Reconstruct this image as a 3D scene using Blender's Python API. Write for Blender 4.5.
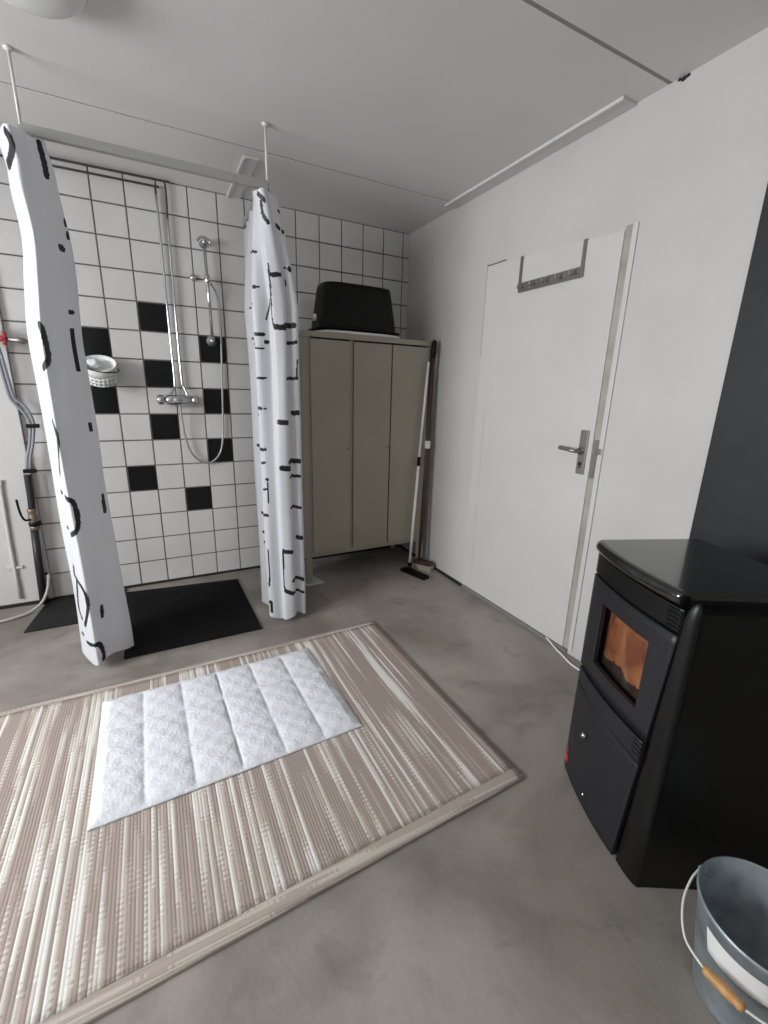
import bpy, bmesh, math, random
from mathutils import Vector, Matrix
random.seed(7)
for o in list(bpy.data.objects): bpy.data.objects.remove(o, do_unlink=True)
scn = bpy.context.scene
COL = scn.collection
PI = math.pi

# ------------------------------------------------------------------ camera, world, light, exposure
cam_d = bpy.data.cameras.new('camera')
cam = bpy.data.objects.new('camera', cam_d); COL.objects.link(cam)
_a, _b, _c = 0.486028, -0.268007, 0.0258994
_f = Vector((math.sin(_a)*math.cos(_b), math.cos(_a)*math.cos(_b), math.sin(_b)))
_r = Vector((math.cos(_a), -math.sin(_a), 0)); _u = _r.cross(_f)
_r2 = _r*math.cos(_c) + _u*math.sin(_c); _u2 = -_r*math.sin(_c) + _u*math.cos(_c)
M = Matrix((( _r2.x, _u2.x, -_f.x, 0.0058), (_r2.y, _u2.y, -_f.y, -2.936), (_r2.z, _u2.z, -_f.z, 1.2122), (0, 0, 0, 1)))
cam.matrix_world = M
cam_d.sensor_fit = 'VERTICAL'; cam_d.sensor_height = 36; cam_d.lens = 437.47/1024*36
cam_d.clip_start = .02
scn.camera = cam

world = bpy.data.worlds.new('World'); scn.world = world; world.use_nodes = True
bg = world.node_tree.nodes['Background']
bg.inputs[0].default_value = (.85, .92, 1, 1); bg.inputs[1].default_value = .35

def area(name, loc, rot, sx, sy, power, color):
    l = bpy.data.lights.new(name, 'AREA'); l.shape = 'RECTANGLE'; l.size = sx; l.size_y = sy
    l.energy = power; l.color = color
    o = bpy.data.objects.new(name, l); COL.objects.link(o); o.location = loc; o.rotation_euler = rot
    return o
# daylight through the left window; weak fill added behind the camera as room bounce
area('daylight_left', (-2.50, -1.75, 1.66), (0, -PI/2+.38, 0), 1.30, 1.80, 192, (.975, .975, 1))
area('rear_fill', (-.9, -4.96, 1.45), (PI/2, 0, 0), 1.25, 1.15, 13, (1, .965, .935))

scn.view_settings.view_transform = 'Standard'
scn.view_settings.look = 'None'
scn.view_settings.gamma = 1
scn.view_settings.use_curve_mapping = False
scn.view_settings.exposure = 0.0

# ------------------------------------------------------------------ materials
def srgb(r, g, b):
    def c(x):
        x /= 255
        return x/12.92 if x < .04045 else ((x+.055)/1.055)**2.4
    return (c(r), c(g), c(b), 1)
def mat(name, col, rough=.6, metal=0, spec=.5, noise=None, bump=None, coat=0, var=None):
    """principled material; noise=(scale, colour2, detail) mixes in a second colour, bump=(scale, strength)"""
    m = bpy.data.materials.new(name); m.use_nodes = True
    nt = m.node_tree; p = nt.nodes['Principled BSDF']
    p.inputs['Base Color'].default_value = col; p.inputs['Roughness'].default_value = rough
    p.inputs['Metallic'].default_value = metal; p.inputs['Specular IOR Level'].default_value = spec
    p.inputs['Coat Weight'].default_value = coat
    tc = nt.nodes.new('ShaderNodeTexCoord')
    if noise:
        n = nt.nodes.new('ShaderNodeTexNoise'); n.inputs['Scale'].default_value = noise[0]; n.inputs['Detail'].default_value = noise[2]
        nt.links.new(tc.outputs['Object'], n.inputs['Vector'])
        r = nt.nodes.new('ShaderNodeValToRGB'); r.color_ramp.elements[0].position = .35; r.color_ramp.elements[1].position = .68
        r.color_ramp.elements[0].color = col; r.color_ramp.elements[1].color = noise[1]
        nt.links.new(n.outputs['Fac'], r.inputs['Fac']); nt.links.new(r.outputs['Color'], p.inputs['Base Color'])
    if bump:
        n2 = nt.nodes.new('ShaderNodeTexNoise'); n2.inputs['Scale'].default_value = bump[0]; n2.inputs['Detail'].default_value = 4
        nt.links.new(tc.outputs['Object'], n2.inputs['Vector'])
        b = nt.nodes.new('ShaderNodeBump'); b.inputs['Strength'].default_value = bump[1]; b.inputs['Distance'].default_value = .01
        nt.links.new(n2.outputs['Fac'], b.inputs['Height']); nt.links.new(b.outputs['Normal'], p.inputs['Normal'])
    return m

M_ = {}
M_['wall'] = mat('white_wall_paint', srgb(203, 200, 198), .55, noise=(2.2, srgb(196, 193, 191), 3), bump=(35, .12))
M_['rear'] = mat('plain_wall_paint', srgb(165, 160, 156), .7, bump=(30, .1))
M_['ceil'] = mat('ceiling_board', srgb(226, 224, 221), .6, noise=(1.5, srgb(220, 218, 215), 2), bump=(60, .05))
M_['seam'] = mat('ceiling_seam', srgb(150, 147, 143), .8)
M_['trimwhite'] = mat('white_plastic_trim', srgb(212, 211, 208), .3)
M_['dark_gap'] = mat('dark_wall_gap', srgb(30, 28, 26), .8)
M_['brown_gap'] = mat('brown_door_gap', srgb(92, 80, 70), .8)
M_['grout'] = mat('tile_grout', srgb(88, 83, 80), .9, noise=(3, srgb(110, 106, 103), 2))
M_['tile_w'] = mat('glazed_white_tile', srgb(206, 202, 199), .22, noise=(5, srgb(200, 197, 195), 2))
M_['tile_b'] = mat('glazed_black_tile', srgb(14, 14, 15), .28, spec=.3)
M_['chrome'] = mat('chrome', srgb(205, 207, 210), .16, 1)
M_['steel'] = mat('brushed_steel', srgb(150, 144, 142), .42, .85)
M_['pipe_dark_reflect'] = mat('chrome_dark_reflection', srgb(92, 84, 82), .35, .7)  # dark reflection along the pipe run put into its base colour
M_['hose'] = mat('steel_shower_hose', srgb(176, 176, 178), .32, .85, bump=(900, .3))
M_['white_plastic'] = mat('white_plastic', srgb(232, 232, 230), .4)
M_['white_metal'] = mat('white_enamel_metal', srgb(214, 212, 208), .35)
M_['rail_shaded'] = mat('rail_profile_shaded', srgb(158, 157, 155), .5)  # white rail, its shade put into the grey base colour
M_['door'] = mat('white_door_paint', srgb(211, 207, 205), .35, noise=(1.6, srgb(203, 199, 198), 3), bump=(18, .06))
M_['jamb'] = mat('jamb_worn_paint', srgb(176, 170, 162), .3, noise=(12, srgb(160, 152, 142), 4))
M_['threshold'] = mat('grey_threshold', srgb(122, 120, 116), .7)
M_['cab'] = mat('beige_locker_steel', srgb(158, 153, 138), .45, noise=(3, srgb(151, 146, 131), 2))
M_['cab_dark'] = mat('locker_gap', srgb(62, 58, 50), .8)
M_['blackplastic'] = mat('black_plastic', srgb(9, 9, 9), .5, spec=.25)
M_['rubber'] = mat('black_rubber', srgb(17, 16, 16), .85, spec=.2, bump=(160, .5))
M_['rubber_grey'] = mat('worn_dark_rubber', srgb(44, 42, 41), .8, spec=.25, noise=(7, srgb(30, 28, 28), 3))
M_['brownwood'] = mat('dark_brown_handle', srgb(72, 48, 40), .5)
M_['bristle'] = mat('pale_bristle', srgb(176, 168, 150), .9, bump=(300, .6))
M_['slate'] = mat('black_heat_board', srgb(20, 20, 23), .6, noise=(9, srgb(30, 30, 34), 6), bump=(30, .10))
M_['stove'] = mat('black_stove_enamel', srgb(10, 10, 11), .40, spec=.4)
M_['stove_top'] = mat('black_stove_top', srgb(17, 17, 18), .16, spec=.9, coat=.5)
M_['stove_door'] = mat('charcoal_stove_door', srgb(29, 29, 33), .45)
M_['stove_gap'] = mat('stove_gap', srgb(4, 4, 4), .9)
M_['brass'] = mat('aged_brass', srgb(142, 126, 106), .45, .6)
M_['red'] = mat('red_plastic', srgb(170, 60, 60), .4)
M_['blackpipe'] = mat('black_pipe', srgb(36, 34, 38), .45)
M_['greyhose'] = mat('translucent_grey_hose', srgb(140, 140, 148), .3)
M_['palehose'] = mat('pale_grey_hose', srgb(172, 168, 158), .5)
M_['wood'] = mat('turned_wood_grip', srgb(196, 150, 96), .5, noise=(40, srgb(176, 128, 76), 3))
M_['sticker'] = mat('paper_sticker', srgb(228, 226, 224), .5)
M_['soap'] = mat('pale_cloth', srgb(222, 222, 224), .8, bump=(60, .4))
M_['ember'] = mat('charred_log', srgb(70, 42, 26), .9, bump=(40, .5))
M_['redlabel'] = mat('red_label', srgb(200, 40, 60), .5)

def zinc():
    m = mat('galvanised_zinc', srgb(142, 150, 156), .45, .6, noise=(22, srgb(170, 178, 184), 5), bump=(45, .12)); return m
M_['zinc'] = zinc()

def concrete():
    m = bpy.data.materials.new('concrete_floor'); m.use_nodes = True; nt = m.node_tree; p = nt.nodes['Principled BSDF']
    tc = nt.nodes.new('ShaderNodeTexCoord')
    def noise(s, d, dist=0):
        n = nt.nodes.new('ShaderNodeTexNoise'); n.inputs['Scale'].default_value = s; n.inputs['Detail'].default_value = d
        n.inputs['Distortion'].default_value = dist
        nt.links.new(tc.outputs['Object'], n.inputs['Vector']); return n
    def ramp(a, pa, b, pb):
        r = nt.nodes.new('ShaderNodeValToRGB'); r.color_ramp.elements[0].position = pa; r.color_ramp.elements[1].position = pb
        r.color_ramp.elements[0].color = a; r.color_ramp.elements[1].color = b; return r
    n1 = noise(1.7, 7, .8); r1 = ramp(srgb(118, 111, 103), .36, srgb(160, 152, 145), .64); nt.links.new(n1.outputs['Fac'], r1.inputs['Fac'])
    n2 = noise(6.5, 7, 1.2); r2 = ramp((0, 0, 0, 1), .56, (1, 1, 1, 1), .78); nt.links.new(n2.outputs['Fac'], r2.inputs['Fac'])
    mx = nt.nodes.new('ShaderNodeMix'); mx.data_type = 'RGBA'
    sc = nt.nodes.new('ShaderNodeMath'); sc.operation = 'MULTIPLY'; sc.inputs[1].default_value = .5
    nt.links.new(r2.outputs['Color'], sc.inputs[0]); nt.links.new(sc.outputs[0], mx.inputs['Factor'])
    nt.links.new(r1.outputs['Color'], mx.inputs[6]); mx.inputs[7].default_value = srgb(92, 88, 84)
    nt.links.new(mx.outputs[2], p.inputs['Base Color'])
    r3 = ramp((.42,)*3+(1,), .3, (.62,)*3+(1,), .7); nt.links.new(n2.outputs['Fac'], r3.inputs['Fac']); nt.links.new(r3.outputs['Color'], p.inputs['Roughness'])
    n3 = noise(60, 5); b = nt.nodes.new('ShaderNodeBump'); b.inputs['Strength'].default_value = .12; b.inputs['Distance'].default_value = .01
    nt.links.new(n3.outputs['Fac'], b.inputs['Height']); nt.links.new(b.outputs['Normal'], p.inputs['Normal'])
    return m
M_['floor'] = concrete()

def rug_material(kind):
    """woven stripes: ribs of changing colour running along Y whose colour breaks off here and there"""
    m = bpy.data.materials.new('woven_rug_'+kind); m.use_nodes = True; nt = m.node_tree; p = nt.nodes['Principled BSDF']
    p.inputs['Roughness'].default_value = .95; p.inputs['Specular IOR Level'].default_value = .1
    tc = nt.nodes.new('ShaderNodeTexCoord'); sep = nt.nodes.new('ShaderNodeSeparateXYZ'); nt.links.new(tc.outputs['Object'], sep.inputs[0])
    def mth(op, a, b=None, c=None):
        n = nt.nodes.new('ShaderNodeMath'); n.operation = op
        for i, v in enumerate((a, b, c)):
            if v is None: continue
            if isinstance(v, (int, float)): n.inputs[i].default_value = v
            else: nt.links.new(v, n.inputs[i])
        return n.outputs[0]
    X = sep.outputs['X'] if kind == 'field' else sep.outputs['Y']; Y = sep.outputs['Y'] if kind == 'field' else sep.outputs['X']
    rib = mth('FLOOR', mth('MULTIPLY', X, 1/.0085))
    cmb = nt.nodes.new('ShaderNodeCombineXYZ'); nt.links.new(mth('MULTIPLY', rib, .33), cmb.inputs[0])
    wn = nt.nodes.new('ShaderNodeTexWhiteNoise'); wn.noise_dimensions = '1D'; nt.links.new(rib, wn.inputs['W'])
    nt.links.new(mth('ADD', mth('MULTIPLY', Y, .5), mth('MULTIPLY', wn.outputs['Value'], .35)), cmb.inputs[1])
    n = nt.nodes.new('ShaderNodeTexNoise'); n.inputs['Scale'].default_value = 1; n.inputs['Detail'].default_value = 0.5
    nt.links.new(cmb.outputs[0], n.inputs['Vector'])
    # small teeth along Y so that colours interlock like weft threads
    tooth = mth('MULTIPLY', mth('SINE', mth('MULTIPLY', Y, 420)), .01)
    cm2 = nt.nodes.new('ShaderNodeCombineXYZ'); nt.links.new(mth('MULTIPLY', rib, .71), cm2.inputs[0])
    nt.links.new(mth('ADD', mth('MULTIPLY', Y, 2.3), mth('MULTIPLY', wn.outputs['Value'], 1.2)), cm2.inputs[1])
    n2 = nt.nodes.new('ShaderNodeTexNoise'); n2.inputs['Scale'].default_value = 1; n2.inputs['Detail'].default_value = 0
    nt.links.new(cm2.outputs[0], n2.inputs['Vector'])
    mixn = mth('ADD', mth('MULTIPLY', n.outputs['Fac'], .55), mth('MULTIPLY', n2.outputs['Fac'], .50))
    fac = mth('ADD', mth('ADD', mixn, mth('MULTIPLY', mth('SUBTRACT', wn.outputs['Value'], .5), .11)), tooth)
    r = nt.nodes.new('ShaderNodeValToRGB'); r.color_ramp.interpolation = 'CONSTANT'
    e = r.color_ramp.elements
    if kind == 'field':
        e[0].position = 0; e[0].color = srgb(160, 146, 138)
        e[1].position = .525; e[1].color = srgb(178, 164, 155)
        x = e.new(.575); x.color = srgb(203, 196, 188)
        x = e.new(.635); x.color = srgb(222, 219, 213)
    else:
        e[0].position = 0; e[0].color = srgb(192, 182, 172)
        e[1].position = .5; e[1].color = srgb(172, 160, 150)
    nt.links.new(fac, r.inputs['Fac'])
    nt.links.new(r.outputs['Color'], p.inputs['Base Color'])
    h = mth('ADD', mth('ABSOLUTE', mth('SINE', mth('MULTIPLY', X, PI/.0085))), mth('MULTIPLY', mth('SINE', mth('MULTIPLY', Y, 700)), .2))
    b = nt.nodes.new('ShaderNodeBump'); b.inputs['Strength'].default_value = .35; b.inputs['Distance'].default_value = .002
    nt.links.new(h, b.inputs['Height']); nt.links.new(b.outputs['Normal'], p.inputs['Normal'])
    return m
M_['rug'] = rug_material('field'); M_['rug_border'] = rug_material('border')

def fluffy():
    m = mat('white_chenille', srgb(222, 222, 227), .95, spec=.1, noise=(60, srgb(215, 215, 221), 3), bump=(120, .22)); return m
M_['fluffy'] = fluffy()

def cloth():
    m = bpy.data.materials.new('white_shower_curtain_fabric'); m.use_nodes = True; nt = m.node_tree; nt.nodes.clear()
    out = nt.nodes.new('ShaderNodeOutputMaterial'); mx = nt.nodes.new('ShaderNodeMixShader'); mx.inputs[0].default_value = .22
    p = nt.nodes.new('ShaderNodeBsdfPrincipled'); p.inputs['Base Color'].default_value = srgb(224, 224, 229); p.inputs['Roughness'].default_value = .45
    t = nt.nodes.new('ShaderNodeBsdfTranslucent'); t.inputs[0].default_value = srgb(225, 226, 230)
    nt.links.new(p.outputs[0], mx.inputs[1]); nt.links.new(t.outputs[0], mx.inputs[2]); nt.links.new(mx.outputs[0], out.inputs[0])
    return m
M_['cloth'] = cloth()
M_['ink'] = mat('black_curtain_print', srgb(20, 20, 24), .5)

def glass(name, tint, gloss=.12, rough=.02):
    m = bpy.data.materials.new(name); m.use_nodes = True; nt = m.node_tree; nt.nodes.clear()
    out = nt.nodes.new('ShaderNodeOutputMaterial'); mx = nt.nodes.new('ShaderNodeMixShader'); mx.inputs[0].default_value = gloss
    t = nt.nodes.new('ShaderNodeBsdfTransparent'); t.inputs[0].default_value = tint
    g = nt.nodes.new('ShaderNodeBsdfGlossy'); g.inputs['Roughness'].default_value = rough
    nt.links.new(t.outputs[0], mx.inputs[1]); nt.links.new(g.outputs[0], mx.inputs[2]); nt.links.new(mx.outputs[0], out.inputs[0]); return m
M_['pane'] = glass('window_glass', (.95, .97, .97, 1), .05)
M_['fireglass'] = glass('stove_glass', (.75, .7, .68, 1), .08, .05)
def flame():
    m = bpy.data.materials.new('flame'); m.use_nodes = True; nt = m.node_tree; p = nt.nodes['Principled BSDF']
    tc = nt.nodes.new('ShaderNodeTexCoord'); n = nt.nodes.new('ShaderNodeTexNoise'); n.inputs['Scale'].default_value = 9; n.inputs['Detail'].default_value = 4; n.inputs['Distortion'].default_value = 1
    nt.links.new(tc.outputs['Object'], n.inputs['Vector'])
    r = nt.nodes.new('ShaderNodeValToRGB'); r.color_ramp.elements[0].position = .35; r.color_ramp.elements[1].position = .7
    r.color_ramp.elements[0].color = srgb(140, 82, 50); r.color_ramp.elements[1].color = srgb(205, 150, 95)
    nt.links.new(n.outputs['Fac'], r.inputs['Fac']); nt.links.new(r.outputs['Color'], p.inputs['Base Color'])
    nt.links.new(r.outputs['Color'], p.inputs['Emission Color']); p.inputs['Emission Strength'].default_value = .5
    p.inputs['Roughness'].default_value = .9
    return m
M_['flame'] = flame()

# ------------------------------------------------------------------ helpers
def link(name, bm, m, parent=None, smooth=False, loc=None):
    me = bpy.data.meshes.new(name); bmesh.ops.recalc_face_normals(bm, faces=bm.faces); bm.to_mesh(me); bm.free()
    for x in (m if isinstance(m, (list, tuple)) else [m]): me.materials.append(x)
    if smooth:
        for p in me.polygons: p.use_smooth = True
    o = bpy.data.objects.new(name, me); COL.objects.link(o)
    if parent:
        o.parent = parent; o.matrix_parent_inverse = parent.matrix_basis.inverted()
    return o
def thing(name, label, cat, loc, group=None):
    o = bpy.data.objects.new(name, None); COL.objects.link(o); o.location = loc; o.empty_display_size = .05
    o['label'] = label; o['category'] = cat
    if group: o['group'] = group
    return o
def tag(o, label, cat, group=None, kind=None):
    o['label'] = label; o['category'] = cat
    if group: o['group'] = group
    if kind: o['kind'] = kind
    return o
def struct(name, bm, m, label=None, parent=None, smooth=False):
    o = link(name, bm, m, parent, smooth)
    if not parent:
        o['kind'] = 'structure'
        if label: o['label'] = label
    return o
def box(bm, x0, x1, y0, y1, z0, z1, mi=0, bev=0):
    v = [bm.verts.new((x, y, z)) for x in (x0, x1) for y in (y0, y1) for z in (z0, z1)]
    fs = [bm.faces.new([v[i] for i in q]) for q in ((0,1,3,2),(4,6,7,5),(0,4,5,1),(2,3,7,6),(0,2,6,4),(1,5,7,3))]
    for f in fs: f.material_index = mi
    if bev:
        es = list({e for f in fs for e in f.edges})
        bmesh.ops.bevel(bm, geom=es, offset=bev, segments=2, profile=.7, affect='EDGES')
    return v
def B(*a, **k): bm = bmesh.new(); box(bm, *a, **k); return bm
def smoothpath(pts, n=8, closed=False):
    P = [Vector(p) for p in pts]; out = []
    N = len(P)
    for i in range(N if closed else N-1):
        if closed: a, b, c, d = P[(i-1) % N], P[i], P[(i+1) % N], P[(i+2) % N]
        else: a, b, c, d = P[max(i-1, 0)], P[i], P[i+1], P[min(i+2, N-1)]
        for k in range(n):
            t = k/n
            out.append(.5*((2*b)+(-a+c)*t+(2*a-5*b+4*c-d)*t*t+(-a+3*b-3*c+d)*t**3))
    if not closed: out.append(P[-1])
    return out
def tube(bm, pts, r, seg=10, mi=0, cap=True, radii=None):
    P = [Vector(p) for p in pts]; rings = []; up = None
    for i, p in enumerate(P):
        t = (P[min(i+1, len(P)-1)]-P[max(i-1, 0)]).normalized()
        if up is None: up = t.orthogonal().normalized()
        up = (up - t*up.dot(t)).normalized(); s = t.cross(up)
        rr = radii[i] if radii else r
        rings.append([bm.verts.new(p+(up*math.cos(2*PI*k/seg)+s*math.sin(2*PI*k/seg))*rr) for k in range(seg)])
    for a, b in zip(rings, rings[1:]):
        for k in range(seg):
            f = bm.faces.new((a[k], a[(k+1) % seg], b[(k+1) % seg], b[k])); f.material_index = mi; f.smooth = True
    if cap:
        for rg in (rings[0], rings[-1]): bm.faces.new(rg).material_index = mi
def T(pts, r, seg=10, radii=None): bm = bmesh.new(); tube(bm, pts, r, seg, radii=radii); return bm
def lathe(bm, prof, c=(0, 0, 0), seg=40, axis='z', mi=0, sx=1, sy=1):
    """prof: list of (radius, height)"""
    rings = []
    for r, h in prof:
        ring = []
        for k in range(seg):
            a = 2*PI*k/seg; x, y, z = r*math.cos(a)*sx, r*math.sin(a)*sy, h
            if axis == 'x': x, y, z = h, r*math.cos(a), r*math.sin(a)
            if axis == 'y': x, y, z = r*math.cos(a), h, r*math.sin(a)
            ring.append(bm.verts.new((c[0]+x, c[1]+y, c[2]+z)))
        rings.append(ring)
    for a, b in zip(rings, rings[1:]):
        for k in range(seg):
            f = bm.faces.new((a[k], a[(k+1) % seg], b[(k+1) % seg], b[k])); f.smooth = True; f.material_index = mi
    for rg in (rings[0], rings[-1]):
        try: bm.faces.new(rg).material_index = mi
        except ValueError: pass
    return rings
def L(prof, c=(0, 0, 0), **k): bm = bmesh.new(); lathe(bm, prof, c, **k); return bm
def prism(bm, poly, z0, z1, mi=0):
    a = [bm.verts.new((x, y, z0)) for x, y in poly]; b = [bm.verts.new((x, y, z1)) for x, y in poly]
    bm.faces.new(a).material_index = mi; bm.faces.new(b).material_index = mi
    for i in range(len(poly)):
        j = (i+1) % len(poly); bm.faces.new((a[i], a[j], b[j], b[i])).material_index = mi

# ------------------------------------------------------------------ room
XC, ZC, XL, YB = 1.700, 2.255, -2.20, -4.80
struct('floor', B(XL-.1, XC+.1, YB-.1, .1, -.1, 0), M_['floor'])
# ceiling of boards with dark seams
bm = bmesh.new()
ys = [YB-.1, -4.10, -2.93, -1.75, -.571, .1]
for a, b in zip(ys, ys[1:]): box(bm, XL-.1, XC+.1, a+.007, b-.007, ZC, ZC+.02)
box(bm, XL-.1, XC+.1, YB-.1, .1, ZC+.003, ZC+.1, 1)
struct('ceiling', bm, [M_['ceil'], M_['seam']])
# tiled back wall: every tile a raised square in the one wall mesh
bm = bmesh.new(); box(bm, XL-.1, XC+.1, 0, .1, -.02, ZC, 0)
black = {(0,0),(0,2),(2,1),(2,3),(-2,1),(-2,3),(0,4),(2,5),(-1,6),(1,7)}
g = .0031
for i in range(-15, 12):
    for j in range(-5, 12):
        x0, x1 = .15*i+g, .15*(i+1)-g; z1, z0 = 1.6542-.15*j-g, 1.6542-.15*(j+1)+g
        x1 = min(x1, XC); z1 = min(z1, ZC); z0 = max(z0, .0)
        if z1-z0 < .01 or x1-x0 < .01 or x1 < XL: continue
        mi = 2 if (i, j) in black else 1
        d = -.0035; c = .0018
        o = [bm.verts.new(p) for p in ((x0, 0, z0), (x1, 0, z0), (x1, 0, z1), (x0, 0, z1))]
        n = [bm.verts.new(p) for p in ((x0+c, d, z0+c), (x1-c, d, z0+c), (x1-c, d, z1-c), (x0+c, d, z1-c))]
        bm.faces.new(n).material_index = mi
        for k in range(4): bm.faces.new((o[k], o[(k+1) % 4], n[(k+1) % 4], n[k])).material_index = mi
struct('wall_back', bm, [M_['grout'], M_['tile_w'], M_['tile_b']])
struct('wall_right', B(XC, XC+.1, YB-.1, .1, 0, ZC), M_['wall'])
# left wall with a window opening (outside the frame; the daylight comes in here)
bm = bmesh.new()
box(bm, XL-.1, XL, YB-.1, .1, 0, .82); box(bm, XL-.1, XL, YB-.1, .1, 2.02, ZC)
box(bm, XL-.1, XL, YB-.1, -2.6, .82, 2.02); box(bm, XL-.1, XL, -.9, .1, .82, 2.02)
struct('wall_left', bm, M_['rear'])
def window(name, axis, c, a0, a1, z0, z1):
    bm = bmesh.new(); w = .05
    def bx(p0, p1, q0, q1, mi=0, t=.03):
        if axis == 'x': box(bm, c-t, c+t, p0, p1, q0, q1, mi)
        else: box(bm, p0, p1, c-t, c+t, q0, q1, mi)
    bx(a0, a1, z0, z0+w); bx(a0, a1, z1-w, z1); bx(a0, a0+w, z0+w, z1-w); bx(a1-w, a1, z0+w, z1-w)
    m_ = (a0+a1)/2; bx(m_-.025, m_+.025, z0+w, z1-w)
    f = struct(name, bm, M_['trimwhite'])
    bm = bmesh.new()
    for p, q in ((a0+w, m_-.025), (m_+.025, a1-w)):
        if axis == 'x': box(bm, c-.003, c+.003, p, q, z0+w, z1-w)
        else: box(bm, p, q, c-.003, c+.003, z0+w, z1-w)
    link('pane', bm, M_['pane'], f)
window('window_1', 'x', XL-.05, -2.6, -.9, .82, 2.02)
bm = bmesh.new()
box(bm, XL-.1, XC+.1, YB-.1, YB, 0, .85); box(bm, XL-.1, XC+.1, YB-.1, YB, 2.02, ZC)
box(bm, XL-.1, -1.45, YB-.1, YB, .85, 2.02); box(bm, -.35, XC+.1, YB-.1, YB, .85, 2.02)
struct('wall_rear', bm, M_['rear'])
window('added_window', 'y', YB-.05, -1.45, -.35, .85, 2.02)  # unseen window added for the rear fill

# dark gaps at the foot of the walls
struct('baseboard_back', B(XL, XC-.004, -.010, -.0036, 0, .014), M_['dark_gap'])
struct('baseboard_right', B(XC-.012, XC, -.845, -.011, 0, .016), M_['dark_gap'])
struct('baseboard_rear', B(XL, XC, YB, YB+.01, 0, .05), M_['trimwhite'])
# plastered pier left of the tiles
pier = struct('trim_1', B(XL, -.5968, -.028, -.0037, .018, ZC, bev=.004), M_['wall'])
link('painted_conduit', T([(-.742, -.036, .05), (-.742, -.036, .2), (-.738, -.036, .4), (-.728, -.036, .69), (-.722, -.036, .72)], .009), M_['wall'], pier)
bm = bmesh.new(); box(bm, -.775, -.705, -.040, -.028, .226, .240, bev=.003); link('pipe_clip', bm, M_['wall'], pier)
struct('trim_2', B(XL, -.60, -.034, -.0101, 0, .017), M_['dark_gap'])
# ceiling strips
bm = bmesh.new(); box(bm, 1.628, 1.699, -1.63, -.53, ZC-.009, ZC-.0005, bev=.003); box(bm, 1.616, 1.630, -1.635, -.53, ZC-.014, ZC-.0005, bev=.004)
struct('trim_3', bm, M_['trimwhite'])
bm = bmesh.new(); box(bm, .518, .578, -.50, -.004, ZC-.008, ZC-.0005, bev=.003); box(bm, .505, .520, -.50, -.004, ZC-.014, ZC-.0005, bev=.005)
struct('trim_4', bm, M_['trimwhite'])
# crumbled hole at the top of the right wall
bm = bmesh.new()
for k, (y, z, s) in enumerate(((-1.795, 2.247, .008), (-1.808, 2.249, .006), (-1.780, 2.251, .005))):
    r = bmesh.ops.create_icosphere(bm, subdivisions=2, radius=s, matrix=Matrix.Translation((XC, y, z)) @ Matrix.Diagonal((.25, 1.4, 1, 1)))
struct('trim_5', bm, M_['dark_gap'])

# ------------------------------------------------------------------ door in the right wall
def door():
    ya, yb = -.862, -1.662        # hinge side (far), latch side (near)
    xf = XC-.006
    bm = bmesh.new()
    zt = lambda y: 1.876+(y-ya)/(yb-ya)*(1.835-1.876)
    # leaf with slightly sunk panel fields
    yls = [ya, -.935, -1.585, yb]; 
    rows = [(.022, .12, 0), (.12, .60, 1), (.60, .66, 0), (.66, 1.13, 1), (1.13, 1.185, 0), (1.185, 1.745, 0), (1.745, None, 0)]
    for k in range(3):
        for z0, z1, sunk in rows:
            y0, y1 = yls[k], yls[k+1]
            za = z1 if z1 else zt(y0); zb = z1 if z1 else zt(y1)
            x = xf+(.0025 if (sunk and k == 1) else 0)
            v = [bm.verts.new(p) for p in ((x, y0, z0), (x, y1, z0), (x, y1, zb), (x, y0, za))]
            w = [bm.verts.new((XC-.001, q.co.y, q.co.z)) for q in v]
            bm.faces.new(v); bm.faces.new(w)
            for i in range(4): bm.faces.new((v[i], v[(i+1) % 4], w[(i+1) % 4], w[i]))
    d = struct('door_1', bm, M_['door'])
    # brown strip drawn as the slit round the upper hinge corner
    bm = bmesh.new(); box(bm, XC-.004, XC-.0005, ya+.0005, ya+.005, 1.42, 1.886); box(bm, XC-.004, XC-.0005, -1.0, ya+.005, 1.877, 1.881)
    link('door_gap', bm, M_['brown_gap'], d)
    # rebate and steel jamb on the latch side
    bm = bmesh.new(); box(bm, XC-.002, XC-.0005, -1.694, yb-.0005, .021, 1.850)
    link('door_rebate', bm, M_['jamb'], d)
    bm = bmesh.new(); box(bm, XC-.007, XC-.0005, -1.716, -1.6945, .021, 1.850, bev=.003)
    link('door_jamb', bm, M_['door'], d)
    bm = bmesh.new(); box(bm, XC-.012, XC-.0005, -1.69, -.862, 0, .020)
    link('threshold', bm, M_['threshold'], d)
    # handle on long back plate
    s = bmesh.new(); box(s, xf-.008, xf-.0005, -1.640, -1.600, .878, 1.072, bev=.003)
    pl_ = link('handle_plate', s, M_['steel'], d)
    s = bmesh.new()
    tube(s, smoothpath([(xf-.008, -1.618, .982), (xf-.040, -1.616, .982), (xf-.052, -1.600, .983), (xf-.052, -1.58, .986), (xf-.050, -1.532, .989)], 6), .0095, 12)
    lathe(s, [(.016, -.016), (.016, -.006), (.012, 0)], (xf-.002, -1.618, .982), seg=20, axis='x')
    link('door_handle', s, M_['steel'], pl_, True)
    s = bmesh.new(); lathe(s, [(.008, -.0025), (.008, 0)], (xf-.008, -1.618, .925), seg=16, axis='x'); box(s, xf-.0105, xf-.008, -1.6205, -1.6155, .905, .922)
    link('keyhole', s, M_['dark_gap'], pl_)
    s = bmesh.new(); box(s, XC-.006, XC-.002, -1.688, -1.668, .868, 1.035, bev=.001); box(s, XC-.012, XC-.002, -1.712, -1.690, .975, 1.0, bev=.003)
    link('strike_plate', s, M_['steel'], d)
    return d
door()
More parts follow.
